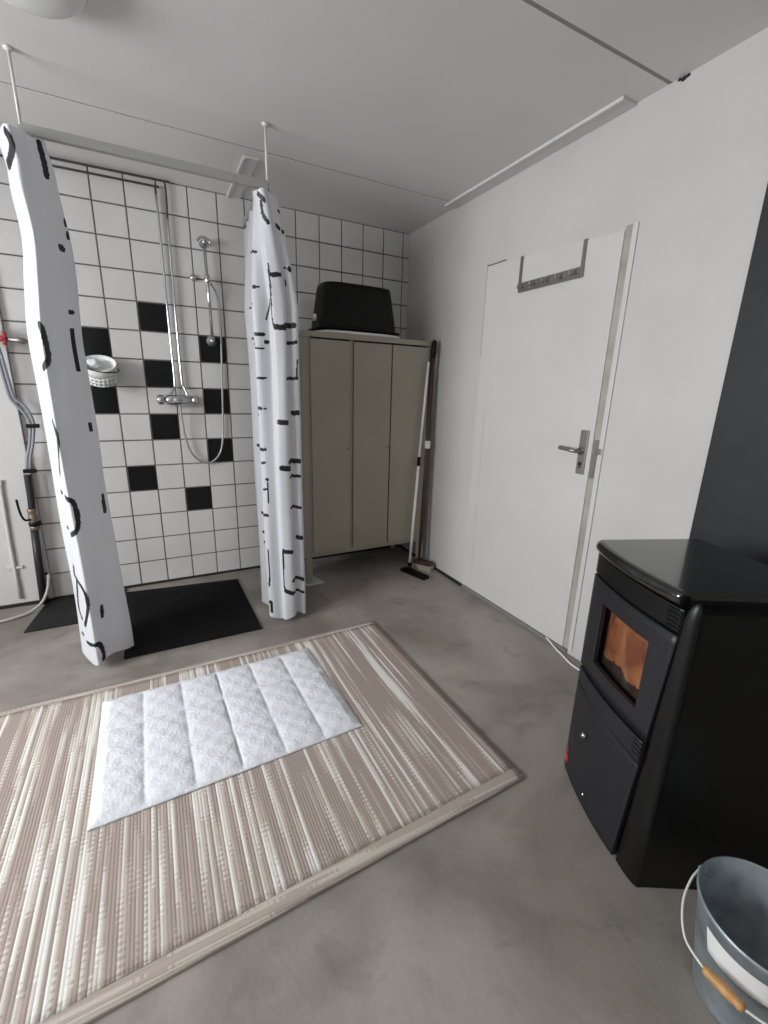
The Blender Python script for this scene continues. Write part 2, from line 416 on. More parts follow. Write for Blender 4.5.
# rack of hooks hung over the top of the door
xf = XC-.006
r = thing('over_door_hook_rack', 'metal hook rack hanging over the top of the white door', 'hook rack', (xf, -1.31, 1.70))
for sy, zt in ((-1.122, 1.8635), (-1.488, 1.8455)):
    bm = bmesh.new(); box(bm, xf-.006, xf-.002, sy-.008, sy+.008, 1.704, zt-.001); box(bm, xf-.006, xf+.004, sy-.008, sy+.008, zt-.001, zt+.002)
    link('hanger_strap', bm, M_['steel'], r)
bm = bmesh.new(); box(bm, xf-.010, xf-.0062, -1.498, -1.120, 1.703, 1.745, bev=.0015); link('rail', bm, M_['steel'], r)
for k in range(5):
    y = -1.155-k*.077
    bm = bmesh.new(); tube(bm, smoothpath([(xf-.010, y, 1.733), (xf-.024, y, 1.722), (xf-.036, y, 1.712), (xf-.045, y, 1.716), (xf-.048, y, 1.730)], 4), .0045, 8)
    lathe(bm, [(.009, -.004), (.009, 0)], (xf-.010, y, 1.729), seg=12, axis='x')
    link('hook', bm, M_['steel'], r, True)

# black board on the right wall behind the stove
o = link('heat_shield_board', B(XC-.012, XC-.001, -3.6, -2.118, .003, 2.24, bev=.002), M_['slate'])
tag(o, 'tall matt black board fixed to the white wall behind the stove', 'wall panel')

# ceiling lamp at the top left
lp = thing('ceiling_lamp', 'round white ceiling lamp at the top left of the ceiling', 'ceiling lamp', (-.172, -1.215, ZC))
bm = bmesh.new(); lathe(bm, [(.145, 0), (.150, -.006), (.150, -.018), (.142, -.022)], (-.172, -1.215, ZC-.0005)); link('base_ring', bm, M_['white_metal'], lp, True)
bm = bmesh.new(); lathe(bm, [(.140, -.020), (.136, -.034), (.118, -.050), (.085, -.062), (.045, -.068), (.002, -.070)], (-.172, -1.215, ZC)); link('lamp_shade', bm, M_['white_plastic'], lp, True)

# ------------------------------------------------------------------ shower
# curtain rail: three sided, hung from two rods
rl = thing('shower_curtain_rail', 'three sided shower curtain rail greyed for shade, hung from the ceiling by two rods', 'curtain rail', (.127, -.80, 2.03))
def flatrail(pts, w, z0, z1):
    bm = bmesh.new()
    for (x0, y0, x1, y1) in pts: box(bm, x0, x1, y0, y1, z0, z1)
    return bm
link('rail_front', flatrail([(-.284, -.814, .538, -.792)], 0, 2.020, 2.050), M_['rail_shaded'], rl)
link('rail_side', B(-.295, -.273, -.7915, -.58, 2.020, 2.050), M_['rail_shaded'], rl)
link('rail_side', B(.527, .549, -.7915, -.30, 2.020, 2.050), M_['rail_shaded'], rl)
for x in (-.284, .538):
    bm = bmesh.new(); tube(bm, [(x, -.803, 2.048), (x, -.803, ZC-.001)], .0048, 10); lathe(bm, [(.014, -.001), (.014, -.005), (.007, -.012)], (x, -.803, ZC), seg=20)
    link('hanging_rod', bm, M_['white_metal'], rl, True)

def sheet(path_top, path_bot, z_top, z_bot, strokes, ds=.004, seed=0, wav=.006, xr=0, shape=None):
    """curtain: plan path at top and bottom, folds between; strokes = printed lines in (distance along cloth, height)"""
    rnd = random.Random(seed)
    def even(P, n=240):
        a_ = [0]
        for p, q in zip(P, P[1:]): a_.append(a_[-1]+(q-p).length)
        out = []; i = 0
        for k in range(n+1):
            d = a_[-1]*k/n
            while i < len(P)-2 and a_[i+1] < d: i += 1
            out.append(P[i].lerp(P[i+1], (d-a_[i])/max(a_[i+1]-a_[i], 1e-9)))
        return out
    A = even(smoothpath([(x, y, 0) for x, y in path_top], 14)); Bp = even(smoothpath([(x, y, 0) for x, y in path_bot], 14))
    n = len(A)
    # resample on the arc length of the bottom path
    acc = [0]
    for a, b in zip(Bp, Bp[1:]): acc.append(acc[-1]+(b-a).length)
    tot = acc[-1]; N = int(tot/ds)
    def at(P, s):
        for i in range(n-1):
            if acc[i+1] >= s or i == n-2:
                t = (s-acc[i])/max(acc[i+1]-acc[i], 1e-9); return P[i].lerp(P[i+1], t)
    cols = [(s, at(A, s), at(Bp, s)) for s in [tot*i/N for i in range(N+1)]]
    zt = z_top; Z = int((zt-z_bot)/ds)
    bm = bmesh.new(); grid = []
    ph = [rnd.uniform(0, 6.28) for _ in range(4)]
    for k in range(Z+1):
        f = k/Z; row = []
        for s, a, b in cols:
            p = a.lerp(b, min(1, f/.22)**.75)
            if shape:
                for (f0, k0, d0), (f1, k1, d1) in zip(shape, shape[1:]):
                    if f0 <= f <= f1:
                        t = (f-f0)/(f1-f0); t = t*t*(3-2*t); p.x = xr+(p.x-xr)*(k0+(k1-k0)*t)+d0+(d1-d0)*t; break
            w = wav*(math.sin(3.1*f*2+s*17+ph[0])+.6*math.sin(7*f*2+s*29+ph[1]))
            zb = z_bot+.010*math.sin(s*31+ph[2])
            ztt = z_top-.0035*(1-math.cos(s*60))
            row.append(bm.verts.new((p.x+w*math.sin(s*9+ph[3])*min(1, f*6), p.y+w*min(1, f*6), ztt+(zb-ztt)*f)))
        grid.append(row)
    strokes = [([(q.x, q.y) for q in smoothpath([(a_, b_, 0) for a_, b_ in pts], 5)] if len(pts) > 2 else pts, hw) for pts, hw in strokes]
    def inked(s, z):
        for pts, hw in strokes:
            for (s0, z0), (s1, z1) in zip(pts, pts[1:]):
                dx, dz = s1-s0, z1-z0; L2 = dx*dx+dz*dz
                t = 0 if L2 == 0 else max(0, min(1, ((s-s0)*dx+(z-z0)*dz)/L2))
                if (s-s0-t*dx)**2+(z-z0-t*dz)**2 < hw*hw: return True
        return False
    for k in range(Z):
        for i in range(N):
            f = bm.faces.new((grid[k][i], grid[k][i+1], grid[k+1][i+1], grid[k+1][i])); f.smooth = True
            s = (cols[i][0]+cols[i+1][0])/2; z = z_top+(z_bot-z_top)*(k+.5)/Z
            if inked(s, z): f.material_index = 1
    return bm, tot
def rounded(s0, s1, z0, z1, hw=.008, r=.35, gap=None):
    """outline of a rounded rectangle"""
    w, h = (s1-s0)/2, (z1-z0)/2; cx, cz = (s0+s1)/2, (z0+z1)/2; rr = min(w, h)*.8; pts = []
    for k in range(41):
        a = 2*PI*k/40; c, s = math.cos(a), math.sin(a)
        pts.append((cx+w*math.copysign(abs(c)**.5, c), cz+h*math.copysign(abs(s)**.5, s)))
    if gap: pts = pts[int(gap[0]*40):int(gap[1]*40)+1]
    return (pts, hw)
#CURTAINS
PL_TOP = [(-.352, -.700), (-.350, -.765), (-.346, -.790), (-.322, -.838), (-.300, -.872), (-.286, -.866), (-.255, -.830), (-.216, -.798), (-.206, -.785), (-.222, -.765), (-.270, -.742), (-.295, -.70), (-.262, -.66), (-.290, -.60)]
PL_BOT = [(-.372, -.690), (-.384, -.765), (-.382, -.790), (-.350, -.850), (-.322, -.905), (-.306, -.902), (-.262, -.852), (-.200, -.806), (-.188, -.790), (-.215, -.760), (-.285, -.742), (-.32, -.69), (-.25, -.65), (-.29, -.58)]
PR_TOP = [(.548, -.26), (.530, -.30), (.548, -.36), (.520, -.42), (.548, -.48), (.506, -.56), (.543, -.64), (.492, -.72), (.474, -.792), (.482, -.815), (.505, -.838), (.548, -.815), (.575, -.79), (.582, -.765), (.570, -.75)]
PR_BOT = [(.56, -.28), (.510, -.32), (.545, -.40), (.482, -.46), (.535, -.53), (.450, -.60), (.500, -.68), (.448, -.77), (.462, -.800), (.515, -.806), (.528, -.832), (.566, -.842), (.588, -.832), (.597, -.806), (.640, -.822), (.657, -.80), (.655, -.74)]
SHAPE_L = [(0, .92, -.02), (.06, .86, -.008), (.17, .80, .005), (.35, .84, -.014), (.57, .86, -.010), (.78, .96, .004), (1, 1.06, .018)]
SHAPE_R = [(0, .95, -.004), (.2, .98, .002), (.35, .95, .0), (.7, .94, .0), (1, .92, .002)]
STROKES_L = [
    ([(0.229, 1.994), (0.245, 1.978), (0.229, 1.942), (0.177, 1.926), (0.145, 1.922)], 0.0171),
    ([(0.39, 2.006), (0.386, 1.97), (0.374, 1.914)], 0.0132),
    ([(0.414, 1.782), (0.41, 1.769)], 0.0079),
    ([(0.41, 1.741), (0.406, 1.729)], 0.004),
    ([(0.361, 1.689), (0.367, 1.689)], 0.0132),
    ([(0.378, 1.477), (0.384, 1.477)], 0.0079),
    ([(0.378, 1.413), (0.378, 1.272)], 0.0079),
    ([(0.233, 1.413), (0.245, 1.397), (0.257, 1.337), (0.253, 1.293), (0.213, 1.268)], 0.0132),
    ([(0.213, 1.08), (0.237, 1.008), (0.185, 0.88)], 0.0058),
    ([(0.161, 0.8), (0.167, 0.8)], 0.0079),
    ([(0.213, 0.788), (0.253, 0.767), (0.261, 0.699), (0.245, 0.651), (0.201, 0.631)], 0.0105),
    ([(0.161, 0.651), (0.167, 0.651)], 0.0079),
    ([(0.153, 0.475), (0.145, 0.435)], 0.0079),
    ([(0.157, 0.431), (0.221, 0.403), (0.233, 0.319), (0.181, 0.222)], 0.0079),
    ([(0.165, 0.419), (0.137, 0.291), (0.161, 0.242)], 0.0053),
    ([(0.141, 0.158), (0.147, 0.158)], 0.0092),
    ([(0.177, 0.138), (0.249, 0.138), (0.269, 0.082), (0.265, 0.042)], 0.0092),
    ([(0.382, 1.064), (0.382, 1.044)], 0.0053),
    ([(0.39, 0.771), (0.386, 0.703)], 0.0047),
    ([(0.297, 0.282), (0.293, 0.238)], 0.0037),
]
STROKES_R = [
    ([(0.796, 1.996), (0.82, 1.972)], 0.0105),
    ([(0.8, 1.968), (0.796, 1.924), (0.816, 1.892)], 0.0092),
    ([(0.88, 1.896), (0.892, 1.888)], 0.0092),
    ([(0.912, 1.876), (0.918, 1.876)], 0.0092),
    ([(0.916, 1.952), (0.922, 1.952)], 0.0066),
    ([(0.484, 1.828), (0.704, 1.788)], 0.0053),
    ([(0.676, 1.648), (0.682, 1.648)], 0.0092),
    ([(0.696, 1.648), (0.702, 1.648)], 0.0053),
    ([(0.484, 1.584), (0.664, 1.576)], 0.0053),
    ([(0.776, 1.74), (0.772, 1.668), (0.76, 1.544), (0.772, 1.48)], 0.0047),
    ([(0.728, 1.516), (0.756, 1.6)], 0.004),
    ([(0.776, 1.7), (0.828, 1.696)], 0.0092),
    ([(0.908, 1.732), (0.914, 1.732)], 0.0105),
    ([(0.88, 1.736), (0.886, 1.736)], 0.0053),
    ([(0.876, 1.684), (0.876, 1.664)], 0.0047),
    ([(0.78, 1.488), (0.824, 1.48)], 0.0119),
    ([(0.824, 1.488), (0.9, 1.5)], 0.0119),
    ([(0.672, 1.452), (0.712, 1.452)], 0.0079),
    ([(0.484, 1.448), (0.664, 1.408)], 0.0047),
    ([(0.72, 1.42), (0.726, 1.42)], 0.0092),
    ([(0.668, 1.392), (0.708, 1.392)], 0.0058),
    ([(0.836, 1.412), (0.908, 1.428)], 0.0079),
    ([(0.668, 1.26), (0.712, 1.264)], 0.0053),
    ([(0.832, 1.256), (0.908, 1.268)], 0.0074),
    ([(0.912, 1.348), (0.908, 1.28)], 0.0037),
    ([(0.668, 1.124), (0.68, 1.124)], 0.0079),
    ([(0.696, 1.124), (0.702, 1.124)], 0.0058),
    ([(0.656, 1.092), (0.662, 1.092)], 0.0058),
    ([(0.884, 1.104), (0.908, 1.108)], 0.0119),
    ([(0.78, 1.068), (0.824, 1.056)], 0.0119),
    ([(0.484, 0.932), (0.668, 0.928), (0.692, 0.932)], 0.0066),
    ([(0.668, 0.86), (0.688, 0.868)], 0.0058),
    ([(0.784, 0.848), (0.828, 0.832)], 0.0132),
    ([(0.832, 0.864), (0.908, 0.872)], 0.0119),
    ([(0.832, 0.788), (0.908, 0.796)], 0.0079),
    ([(0.692, 0.784), (0.698, 0.784)], 0.0066),
    ([(0.672, 0.728), (0.688, 0.736)], 0.0053),
    ([(0.696, 0.768), (0.696, 0.668)], 0.0053),
    ([(0.488, 0.572), (0.688, 0.6)], 0.0079),
    ([(0.828, 0.632), (0.908, 0.632)], 0.0079),
    ([(0.492, 0.464), (0.498, 0.464)], 0.0079),
    ([(0.5, 0.408), (0.506, 0.408)], 0.0079),
    ([(0.888, 0.468), (0.908, 0.468)], 0.0119),
    ([(0.68, 0.412), (0.68, 0.356), (0.68, 0.264), (0.672, 0.208)], 0.0053),
    ([(0.776, 0.416), (0.824, 0.396)], 0.0105),
    ([(0.772, 0.428), (0.768, 0.24), (0.776, 0.196)], 0.0053),
    ([(0.776, 0.196), (0.816, 0.164)], 0.0105),
    ([(0.824, 0.236), (0.908, 0.232)], 0.0105),
    ([(0.828, 0.164), (0.908, 0.156)], 0.0079),
    ([(0.664, 0.108), (0.68, 0.116), (0.68, 0.06)], 0.0079),
]
#ENDCURTAINS
cur = thing('shower_curtain', 'white shower curtain with black loops bunched at the left rail corner', 'shower curtain', (-.29, -.80, 2.02), 'shower curtains')
bm, tl = sheet(PL_TOP, PL_BOT, 2.018, .042, [(p, max(w, .0095)) for p, w in STROKES_L], seed=1, wav=.0055, xr=-.188, shape=SHAPE_L); link('curtain_cloth', bm, [M_['cloth'], M_['ink']], cur)
cur2 = thing('shower_curtain', 'white shower curtain with short black dashes hanging beside the beige locker', 'shower curtain', (.54, -.70, 2.02), 'shower curtains')
bm, tr = sheet(PR_TOP, PR_BOT, 2.012, .028, STROKES_R, seed=2, wav=.003, xr=.655, shape=SHAPE_R); link('curtain_cloth', bm, [M_['cloth'], M_['ink']], cur2)
def rings(par, pts):
    for x, y in pts:
        bm = bmesh.new(); P = [(x+.017*math.cos(a), y, 2.020+.024*math.sin(a)) for a in [2*PI*k/16 for k in range(17)]]
        tube(bm, P, .0022, 6, cap=False); link('curtain_ring', bm, M_['white_plastic'], par, True)

# black shower mats
bm = bmesh.new(); prism(bm, [(-.230, -.090), (.400, -.160), (.409, -.842), (-.215, -.846)], .0005, .009)
for k in range(30):
    y = -.83+k*.022
    box(bm, -.185, .398, y, y+.011, .009, .0115)
o = link('shower_mat', bm, M_['rubber']); tag(o, 'black ribbed rubber shower mat between the two curtains', 'shower mat', 'rubber mats')
bm = bmesh.new(); prism(bm, [(-.625, -.016), (-.232, -.016), (-.232, -.385), (-.668, -.385)], .0005, .008)
o = link('shower_mat', bm, M_['rubber_grey']); tag(o, 'dark grey rubber mat under the standpipe, left of the left curtain', 'shower mat', 'rubber mats')

# mixer tap with riser pipes
mx = thing('shower_mixer', 'chrome shower mixer bar on the tiles with two riser pipes and a hose', 'shower mixer', (.155, -.045, 1.136))
bm = bmesh.new(); lathe(bm, [(.004, -.069), (.020, -.067), (.026, -.055), (.027, -.045), (.030, -.04), (.030, .04), (.027, .045), (.026, .055), (.020, .067), (.004, .069)], (.157, -.055, 1.136), seg=24, axis='x')
link('mixer_body', bm, M_['chrome'], mx)
for sx in (-1, 1):
    c = .157+sx*.091
    bm = bmesh.new(); lathe(bm, [(.004, -.0215), (.024, -.019), (.028, -.008), (.028, .008), (.024, .018), (.004, .020)], (c, -.055, 1.136), seg=20, axis='x')
    link('mixer_knob', bm, M_['chrome'], mx)
    bm = bmesh.new(); lathe(bm, [(.026, -.006), (.022, -.012), (.011, -.014), (.011, -.05)], (.157+sx*.055, -.001, 1.140), seg=20, axis='y')
    link('wall_rosette', bm, M_['chrome'], mx)
bm = bmesh.new(); tube(bm, smoothpath([(-.600, -.026, 2.208), (.10, -.026, 2.214), (.138, -.026, 2.212), (.146, -.026, 2.19)], 6), .0052, 10)
link('pipe_run', bm, M_['pipe_dark_reflect'], mx)
bm = bmesh.new(); tube(bm, smoothpath([(.146, -.026, 2.191), (.147, -.026, 1.6), (.148, -.026, 1.24), (.142, -.030, 1.205), (.118, -.045, 1.165), (.112, -.05, 1.145)], 6), .0068, 10)
link('riser_pipe', bm, M_['chrome'], mx)
bm = bmesh.new(); tube(bm, smoothpath([(-.600, -.026, 2.240), (.15, -.026, 2.246), (.184, -.026, 2.244), (.194, -.026, 2.215), (.190, -.026, 2.08)], 6), .0052, 10)
link('pipe_run', bm, M_['pipe_dark_reflect'], mx)
bm = bmesh.new(); tube(bm, smoothpath([(.190, -.026, 2.081), (.186, -.026, 1.6), (.186, -.026, 1.25), (.194, -.03, 1.21), (.208, -.045, 1.165), (.212, -.05, 1.145)], 6), .0062, 10)
link('riser_pipe', bm, M_['chrome'], mx)
bm = bmesh.new(); tube(bm, smoothpath([(.160, -.060, 1.118), (.162, -.062, 1.09), (.166, -.05, 1.02), (.180, -.035, .90), (.205, -.032, .82), (.245, -.030, .775), (.292, -.030, .758), (.338, -.028, .778), (.376, -.020, .835), (.396, -.020, .95), (.408, -.020, 1.2), (.420, -.020, 1.45), (.424, -.020, 1.60), (.420, -.026, 1.68), (.406, -.045, 1.735), (.388, -.062, 1.765), (.372, -.074, 1.777)], 6), .0058, 10)
link('shower_hose', bm, M_['hose'], mx)
# slide bar
sb = thing('shower_slide_bar', 'chrome shower slide bar on the tiles right of the mixer', 'slide bar', (.365, -.04, 1.70))
bm = bmesh.new(); tube(bm, [(.362, -.048, 1.988), (.370, -.048, 1.49)], .0085, 12); link('bar', bm, M_['chrome'], sb)
bm = bmesh.new(); lathe(bm, [(.030, -.004), (.028, -.012), (.014, -.018), (.012, -.060), (.004, -.063)], (.368, 0, 1.475), seg=24, axis='y'); link('wall_rosette', bm, M_['chrome'], sb, True)
bm = bmesh.new(); lathe(bm, [(.022, -.004), (.020, -.010), (.010, -.014), (.010, -.058)], (.362, 0, 1.985), seg=24, axis='y')
tube(bm, smoothpath([(.325, -.05, 1.985), (.34, -.052, 2.002), (.362, -.054, 2.008), (.388, -.052, 1.995), (.392, -.05, 1.98)], 5), .007, 10); link('top_bracket', bm, M_['chrome'], sb, True)
bm = bmesh.new(); lathe(bm, [(.014, -.022), (.016, -.018), (.016, .018), (.014, .022)], (.3645, -.048, 1.80), seg=16); tube(bm, [(.3645, -.05, 1.80), (.3655, -.067, 1.785)], .009, 10); link('slider', bm, M_['chrome'], sb, True)
o = link('wall_hook', L([(.016, -.0036), (.019, -.010), (.017, -.018), (.008, -.022), (.002, -.023)], (.296, 0, 1.806), seg=24, axis='y'), M_['chrome'])
tag(o, 'small round chrome knob on the tiles left of the slide bar', 'wall hook')

# wire soap basket with a pale cloth
bk = thing('shower_basket', 'round white lattice basket on the shower tiles left of the mixer', 'basket', (-.205, -.09, 1.27))
cx, cy = -.205, -.100
def tilt(bm, ang=math.radians(33)):
    bmesh.ops.rotate(bm, verts=bm.verts, cent=(cx, cy, 1.285), matrix=Matrix.Rotation(ang, 3, 'X')); return bm
bm = bmesh.new()
for zz, rr in ((1.228, .064), (1.248, .067), (1.268, .070)):
    tube(bm, [(cx+rr*math.cos(a), cy+rr*math.sin(a), zz) for a in [2*PI*k/32 for k in range(33)]], .0050, 6, cap=False)
for k in range(22):
    a = 2*PI*k/22; c, s_ = math.cos(a), math.sin(a)
    tube(bm, [(cx+.064*c, cy+.064*s_, 1.226), (cx+.071*c, cy+.071*s_, 1.276)], .0046, 6)
lathe(bm, [(.001, 1.222), (.064, 1.222), (.065, 1.227), (.001, 1.227)], (cx, cy, 0), seg=32)
link('lattice_bowl', tilt(bm), M_['white_plastic'], bk)
bm = bmesh.new(); lathe(bm, [(.060, 1.276), (.071, 1.274), (.076, 1.300), (.080, 1.322), (.078, 1.328), (.072, 1.326), (.066, 1.300), (.058, 1.258), (.001, 1.256)], (cx, cy, 0), seg=40); link('rim_band', tilt(bm), M_['white_plastic'], bk, True)
bm = bmesh.new(); tube(bm, [(cx+.084*math.cos(a), cy+.082*math.sin(a), 1.300-.035*math.cos(a)*0-.030*math.sin(a+.5)) for a in [2*PI*k/40 for k in range(41)]], .0028, 6, cap=False)
link('carrying_hoop', tilt(bm), M_['blackpipe'], bk)
bm = bmesh.new(); box(bm, cx-.02, cx+.02, -.012, -.0045, 1.27, 1.345, bev=.003); link('wall_bracket', bm, M_['white_plastic'], bk)
bm = bmesh.new(); bmesh.ops.create_icosphere(bm, subdivisions=3, radius=.036, matrix=Matrix.Translation((cx-.026, cy+.018, 1.310)) @ Matrix.Diagonal((.95, .8, .75, 1)))
for v in bm.verts: v.co += v.normal*.004*math.sin(v.co.x*190)*math.cos(v.co.z*170)
o = link('washcloth', tilt(bm), M_['soap'], None, True); tag(o, 'crumpled pale washcloth lying in the round shower basket', 'cloth')

# ------------------------------------------------------------------ water supply at far left
wt = thing('wall_tap', 'brass wall tap with a red handle at the left edge of the tiles', 'tap', (-.61, -.05, 1.43))
bm = bmesh.new(); lathe(bm, [(.004, -.05), (.020, -.045), (.026, -.01), (.026, .03), (.016, .05), (.004, .052)], (-.632, -.088, 1.42), seg=20); tube(bm, [(-.632, -.045, 1.42), (-.632, -.085, 1.42)], .014, 12); link('tap_body', bm, M_['brass'], wt, True)
bm = bmesh.new(); tube(bm, [(-.612, -.088, 1.415), (-.575, -.085, 1.412)], .013, 12); tube(bm, [(-.585, -.088, 1.385), (-.580, -.088, 1.445)], .009, 10); link('tap_handle', bm, M_['red'], wt)
bm = bmesh.new(); tube(bm, [(-.575, -.083, 1.412), (-.54, -.079, 1.411), (-.536, -.079, 1.411), (-.51, -.076, 1.409), (-.505, -.076, 1.409), (-.47, -.072, 1.407)], .010, 12, radii=[.012, .012, .015, .015, .009, .007]); link('outlet_coupling', bm, M_['steel'], wt)
hs = thing('supply_hose', 'twin grey hoses curving down from the brass tap to the standpipe', 'hose', (-.60, -.06, 1.2))
for off in (-.007, .009):
    bm = bmesh.new(); tube(bm, smoothpath([(-.622+off, -.088, 1.375), (-.616+off, -.078, 1.30), (-.612+off, -.070, 1.22), (-.604+off, -.064, 1.14), (-.584+off, -.060, 1.105+off), (-.560+off, -.060, 1.068+off), (-.546+off*.8, -.060, 1.02+off), (-.546+off*.8, -.060, .99), (-.564+off*.8, -.060, .90), (-.582+off*.8, -.060, .84), (-.594+off*.8, -.060, .775)], 7), .0075, 10)
    link('hose_run', bm, M_['greyhose'], hs)
for x, z, w in ((-.541, .997, .027), (-.589, .764, .027)):
    bm = bmesh.new(); box(bm, x-w, x+w, -.074, -.046, z-.010, z+.010, bev=.004); link('hose_clamp', bm, M_['blackplastic'], hs)
sp = thing('standpipe', 'black upright standpipe with a brass ball valve beside the tiles', 'standpipe', (-.61, -.06, .02))
bm = bmesh.new(); tube(bm, smoothpath([(-.602, -.06, .745), (-.604, -.06, .70), (-.606, -.06, .62), (-.612, -.06, .55)], 6), .0165, 14); link('upper_pipe', bm, M_['blackpipe'], sp)
bm = bmesh.new(); tube(bm, [(-.618, -.06, .44), (-.628, -.06, .25), (-.636, -.06, .010)], .018, 14, radii=[.018, .019, .021]); link('lower_pipe', bm, M_['blackpipe'], sp)
bm = bmesh.new(); lathe(bm, [(.012, .442), (.022, .445), (.022, .465), (.017, .468), (.020, .485), (.022, .505), (.020, .525), (.016, .54), (.020, .545), (.020, .560), (.012, .562)], (-.614, -.06, 0), seg=20); link('valve_body', bm, M_['brass'], sp, True)
bm = bmesh.new(); lathe(bm, [(.026, .466), (.028, .470), (.028, .484), (.026, .488)], (-.610, -.06, 0), seg=20); link('valve_collar', bm, M_['blackplastic'], sp)
bm = bmesh.new(); tube(bm, smoothpath([(-.620, -.078, .507), (-.642, -.082, .505), (-.654, -.082, .525), (-.660, -.082, .56), (-.664, -.080, .62)], 6), .0055, 8); link('valve_lever', bm, M_['blackplastic'], sp, True)
bm = bmesh.new(); tube(bm, [(-.622, -.062, .185), (-.596, -.066, .183)], .008, 8); link('hose_nozzle', bm, M_['blackplastic'], sp)
bm = bmesh.new(); tube(bm, smoothpath([(-.588, -.085, .186), (-.592, -.092, .15), (-.607, -.10, .09), (-.635, -.13, .04), (-.685, -.165, .013), (-.75, -.20, .009), (-.85, -.225, .009), (-1.0, -.26, .009), (-1.3, -.30, .009)], 8), .008, 10)
o = link('drain_hose', bm, M_['palehose']); tag(o, 'pale hose curving from the standpipe foot across the concrete floor', 'hose')

# ------------------------------------------------------------------ beige locker
cb = thing('storage_locker', 'beige metal locker with three tall doors in the corner', 'locker', (1.22, -.22, 0))
x0, x1, yf, yb_, zb, zt = .792, 1.640, -.42, -.012, .185, 1.530
bm = bmesh.new()
box(bm, x0, x0+.02, yf+.001, yb_, zb, zt-.03); box(bm, x1-.02, x1, yf+.001, yb_, zb, zt-.03); box(bm, x0+.02, x1-.02, yb_-.01, yb_, zb, zt-.03)
box(bm, x0+.02, x1-.02, yf+.012, yb_-.01, zb, zb+.02)
# front frame
box(bm, x0+.02, .838, yf+.001, yf+.02, zb, zt-.03); box(bm, .838, x1-.02, yf+.001, yf+.02, zb, .212); box(bm, 1.083, 1.103, yf+.001, yf+.02, .212, zt-.03)
link('body', bm, M_['cab'], cb)
link('top_panel', B(x0-.006, x1+.006, yf-.008, yb_, zt-.030, zt, bev=.003), M_['cab'], cb)
link('door_gap', B(.832, x1-.022, yf+.0205, yf+.024, .205, zt-.032), M_['cab_dark'], cb)
for xa, xb in ((.836, 1.080), (1.104, 1.356), (1.364, 1.632)):
    d = link('door', B(xa, xb, yf-.010, yf+.0005, .214, zt-.040, bev=.003), M_['cab'], cb)
    xk = xb-.012
    bm = bmesh.new(); lathe(bm, [(.007, 0), (.007, -.004), (.002, -.005)], (xk, yf-.010, .87), seg=14, axis='y'); link('lock', bm, M_['steel'], d)
for x, sx in ((x0, 1), (x1, -1)):
    for y in (yf+.002, yb_-.03):
        bm = bmesh.new(); box(bm, min(x, x+sx*.036), max(x, x+sx*.036), y, y+.003, .0041, zb-.0005); box(bm, min(x, x+sx*.003), max(x, x+sx*.003), y+.003, y+.028, .0041, zb-.0005)
        link('leg', bm, M_['cab'], cb)
bm = bmesh.new(); prism(bm, [(.775, -.440), (.905, -.436), (.862, -.285), (.790, -.262)], .0005, .004)
o = link('foot_plate', bm, M_['wall'], cb); o['label'] = 'pale flat plate under the locker leg'

# tub upside down on the locker, on a white basin
def tub(bm, cx, cy, z0, z1, a0, b0, a1, b1, rim, wall=.004, n=64, rh=.008):
    def ring(a, b, z, p=4.0):
        out = []
        for k in range(n):
            t = 2*PI*k/n; c, s = math.cos(t), math.sin(t)
            out.append(bm.verts.new((cx+a*math.copysign(abs(c)**(2/p), c), cy+b*math.copysign(abs(s)**(2/p), s), z)))
        return out
    h = z1-z0
    prof = [(a0-wall, b0-wall, z0), (a0+rim, b0+rim, z0), (a0+rim, b0+rim, z0+rh), (a0, b0, z0+rh+.004)]
    for k in range(1, 9):
        f = k/8; e = f**1.0; prof.append((a0+(a1-a0)*e, b0+(b1-b0)*e, z0+.014+(h-.034)*f))
    prof += [(a1-.008, b1-.008, z1-.008), (a1-.022, b1-.022, z1-.002), (a1-.05, b1-.05, z1)]
    rg = [ring(*q) for q in prof]
    for a, b in zip(rg, rg[1:]):
        for k in range(n): bm.faces.new((a[k], a[(k+1) % n], b[(k+1) % n], b[k])).smooth = True
    bm.faces.new(rg[-1])
    # inner skin
    inn = [ring(a0-wall, b0-wall, z0+.0001), ring(a1-wall, b1-wall, z1-wall)]
    for k in range(n): bm.faces.new((inn[0][k], inn[0][(k+1) % n], inn[1][(k+1) % n], inn[1][k])).smooth = True
    bm.faces.new(inn[1])
bm = bmesh.new(); tub(bm, 1.182, -.245, zt+.028, 1.818, .256, .148, .222, .118, .022)
tb = link('plastic_tub', bm, M_['blackplastic'], None); tag(tb, 'large black plastic tub standing upside down on the beige locker', 'tub')
bm = bmesh.new(); lathe(bm, [(.004, -.012), (.020, -.010), (.020, 0), (.004, .002)], (.913, -.30, 1.620), seg=20, axis='x'); h = link('tub_handle', bm, M_['white_plastic'], tb); h['label'] = 'white end of the tub handle'
bm = bmesh.new(); tub(bm, 1.182, -.250, zt+.0005, zt+.0275, .258, .152, .235, .126, .020, .003, rh=.015)
o = link('plastic_basin', bm, M_['white_plastic']); tag(o, 'shallow white basin showing under the rim of the black tub', 'basin')

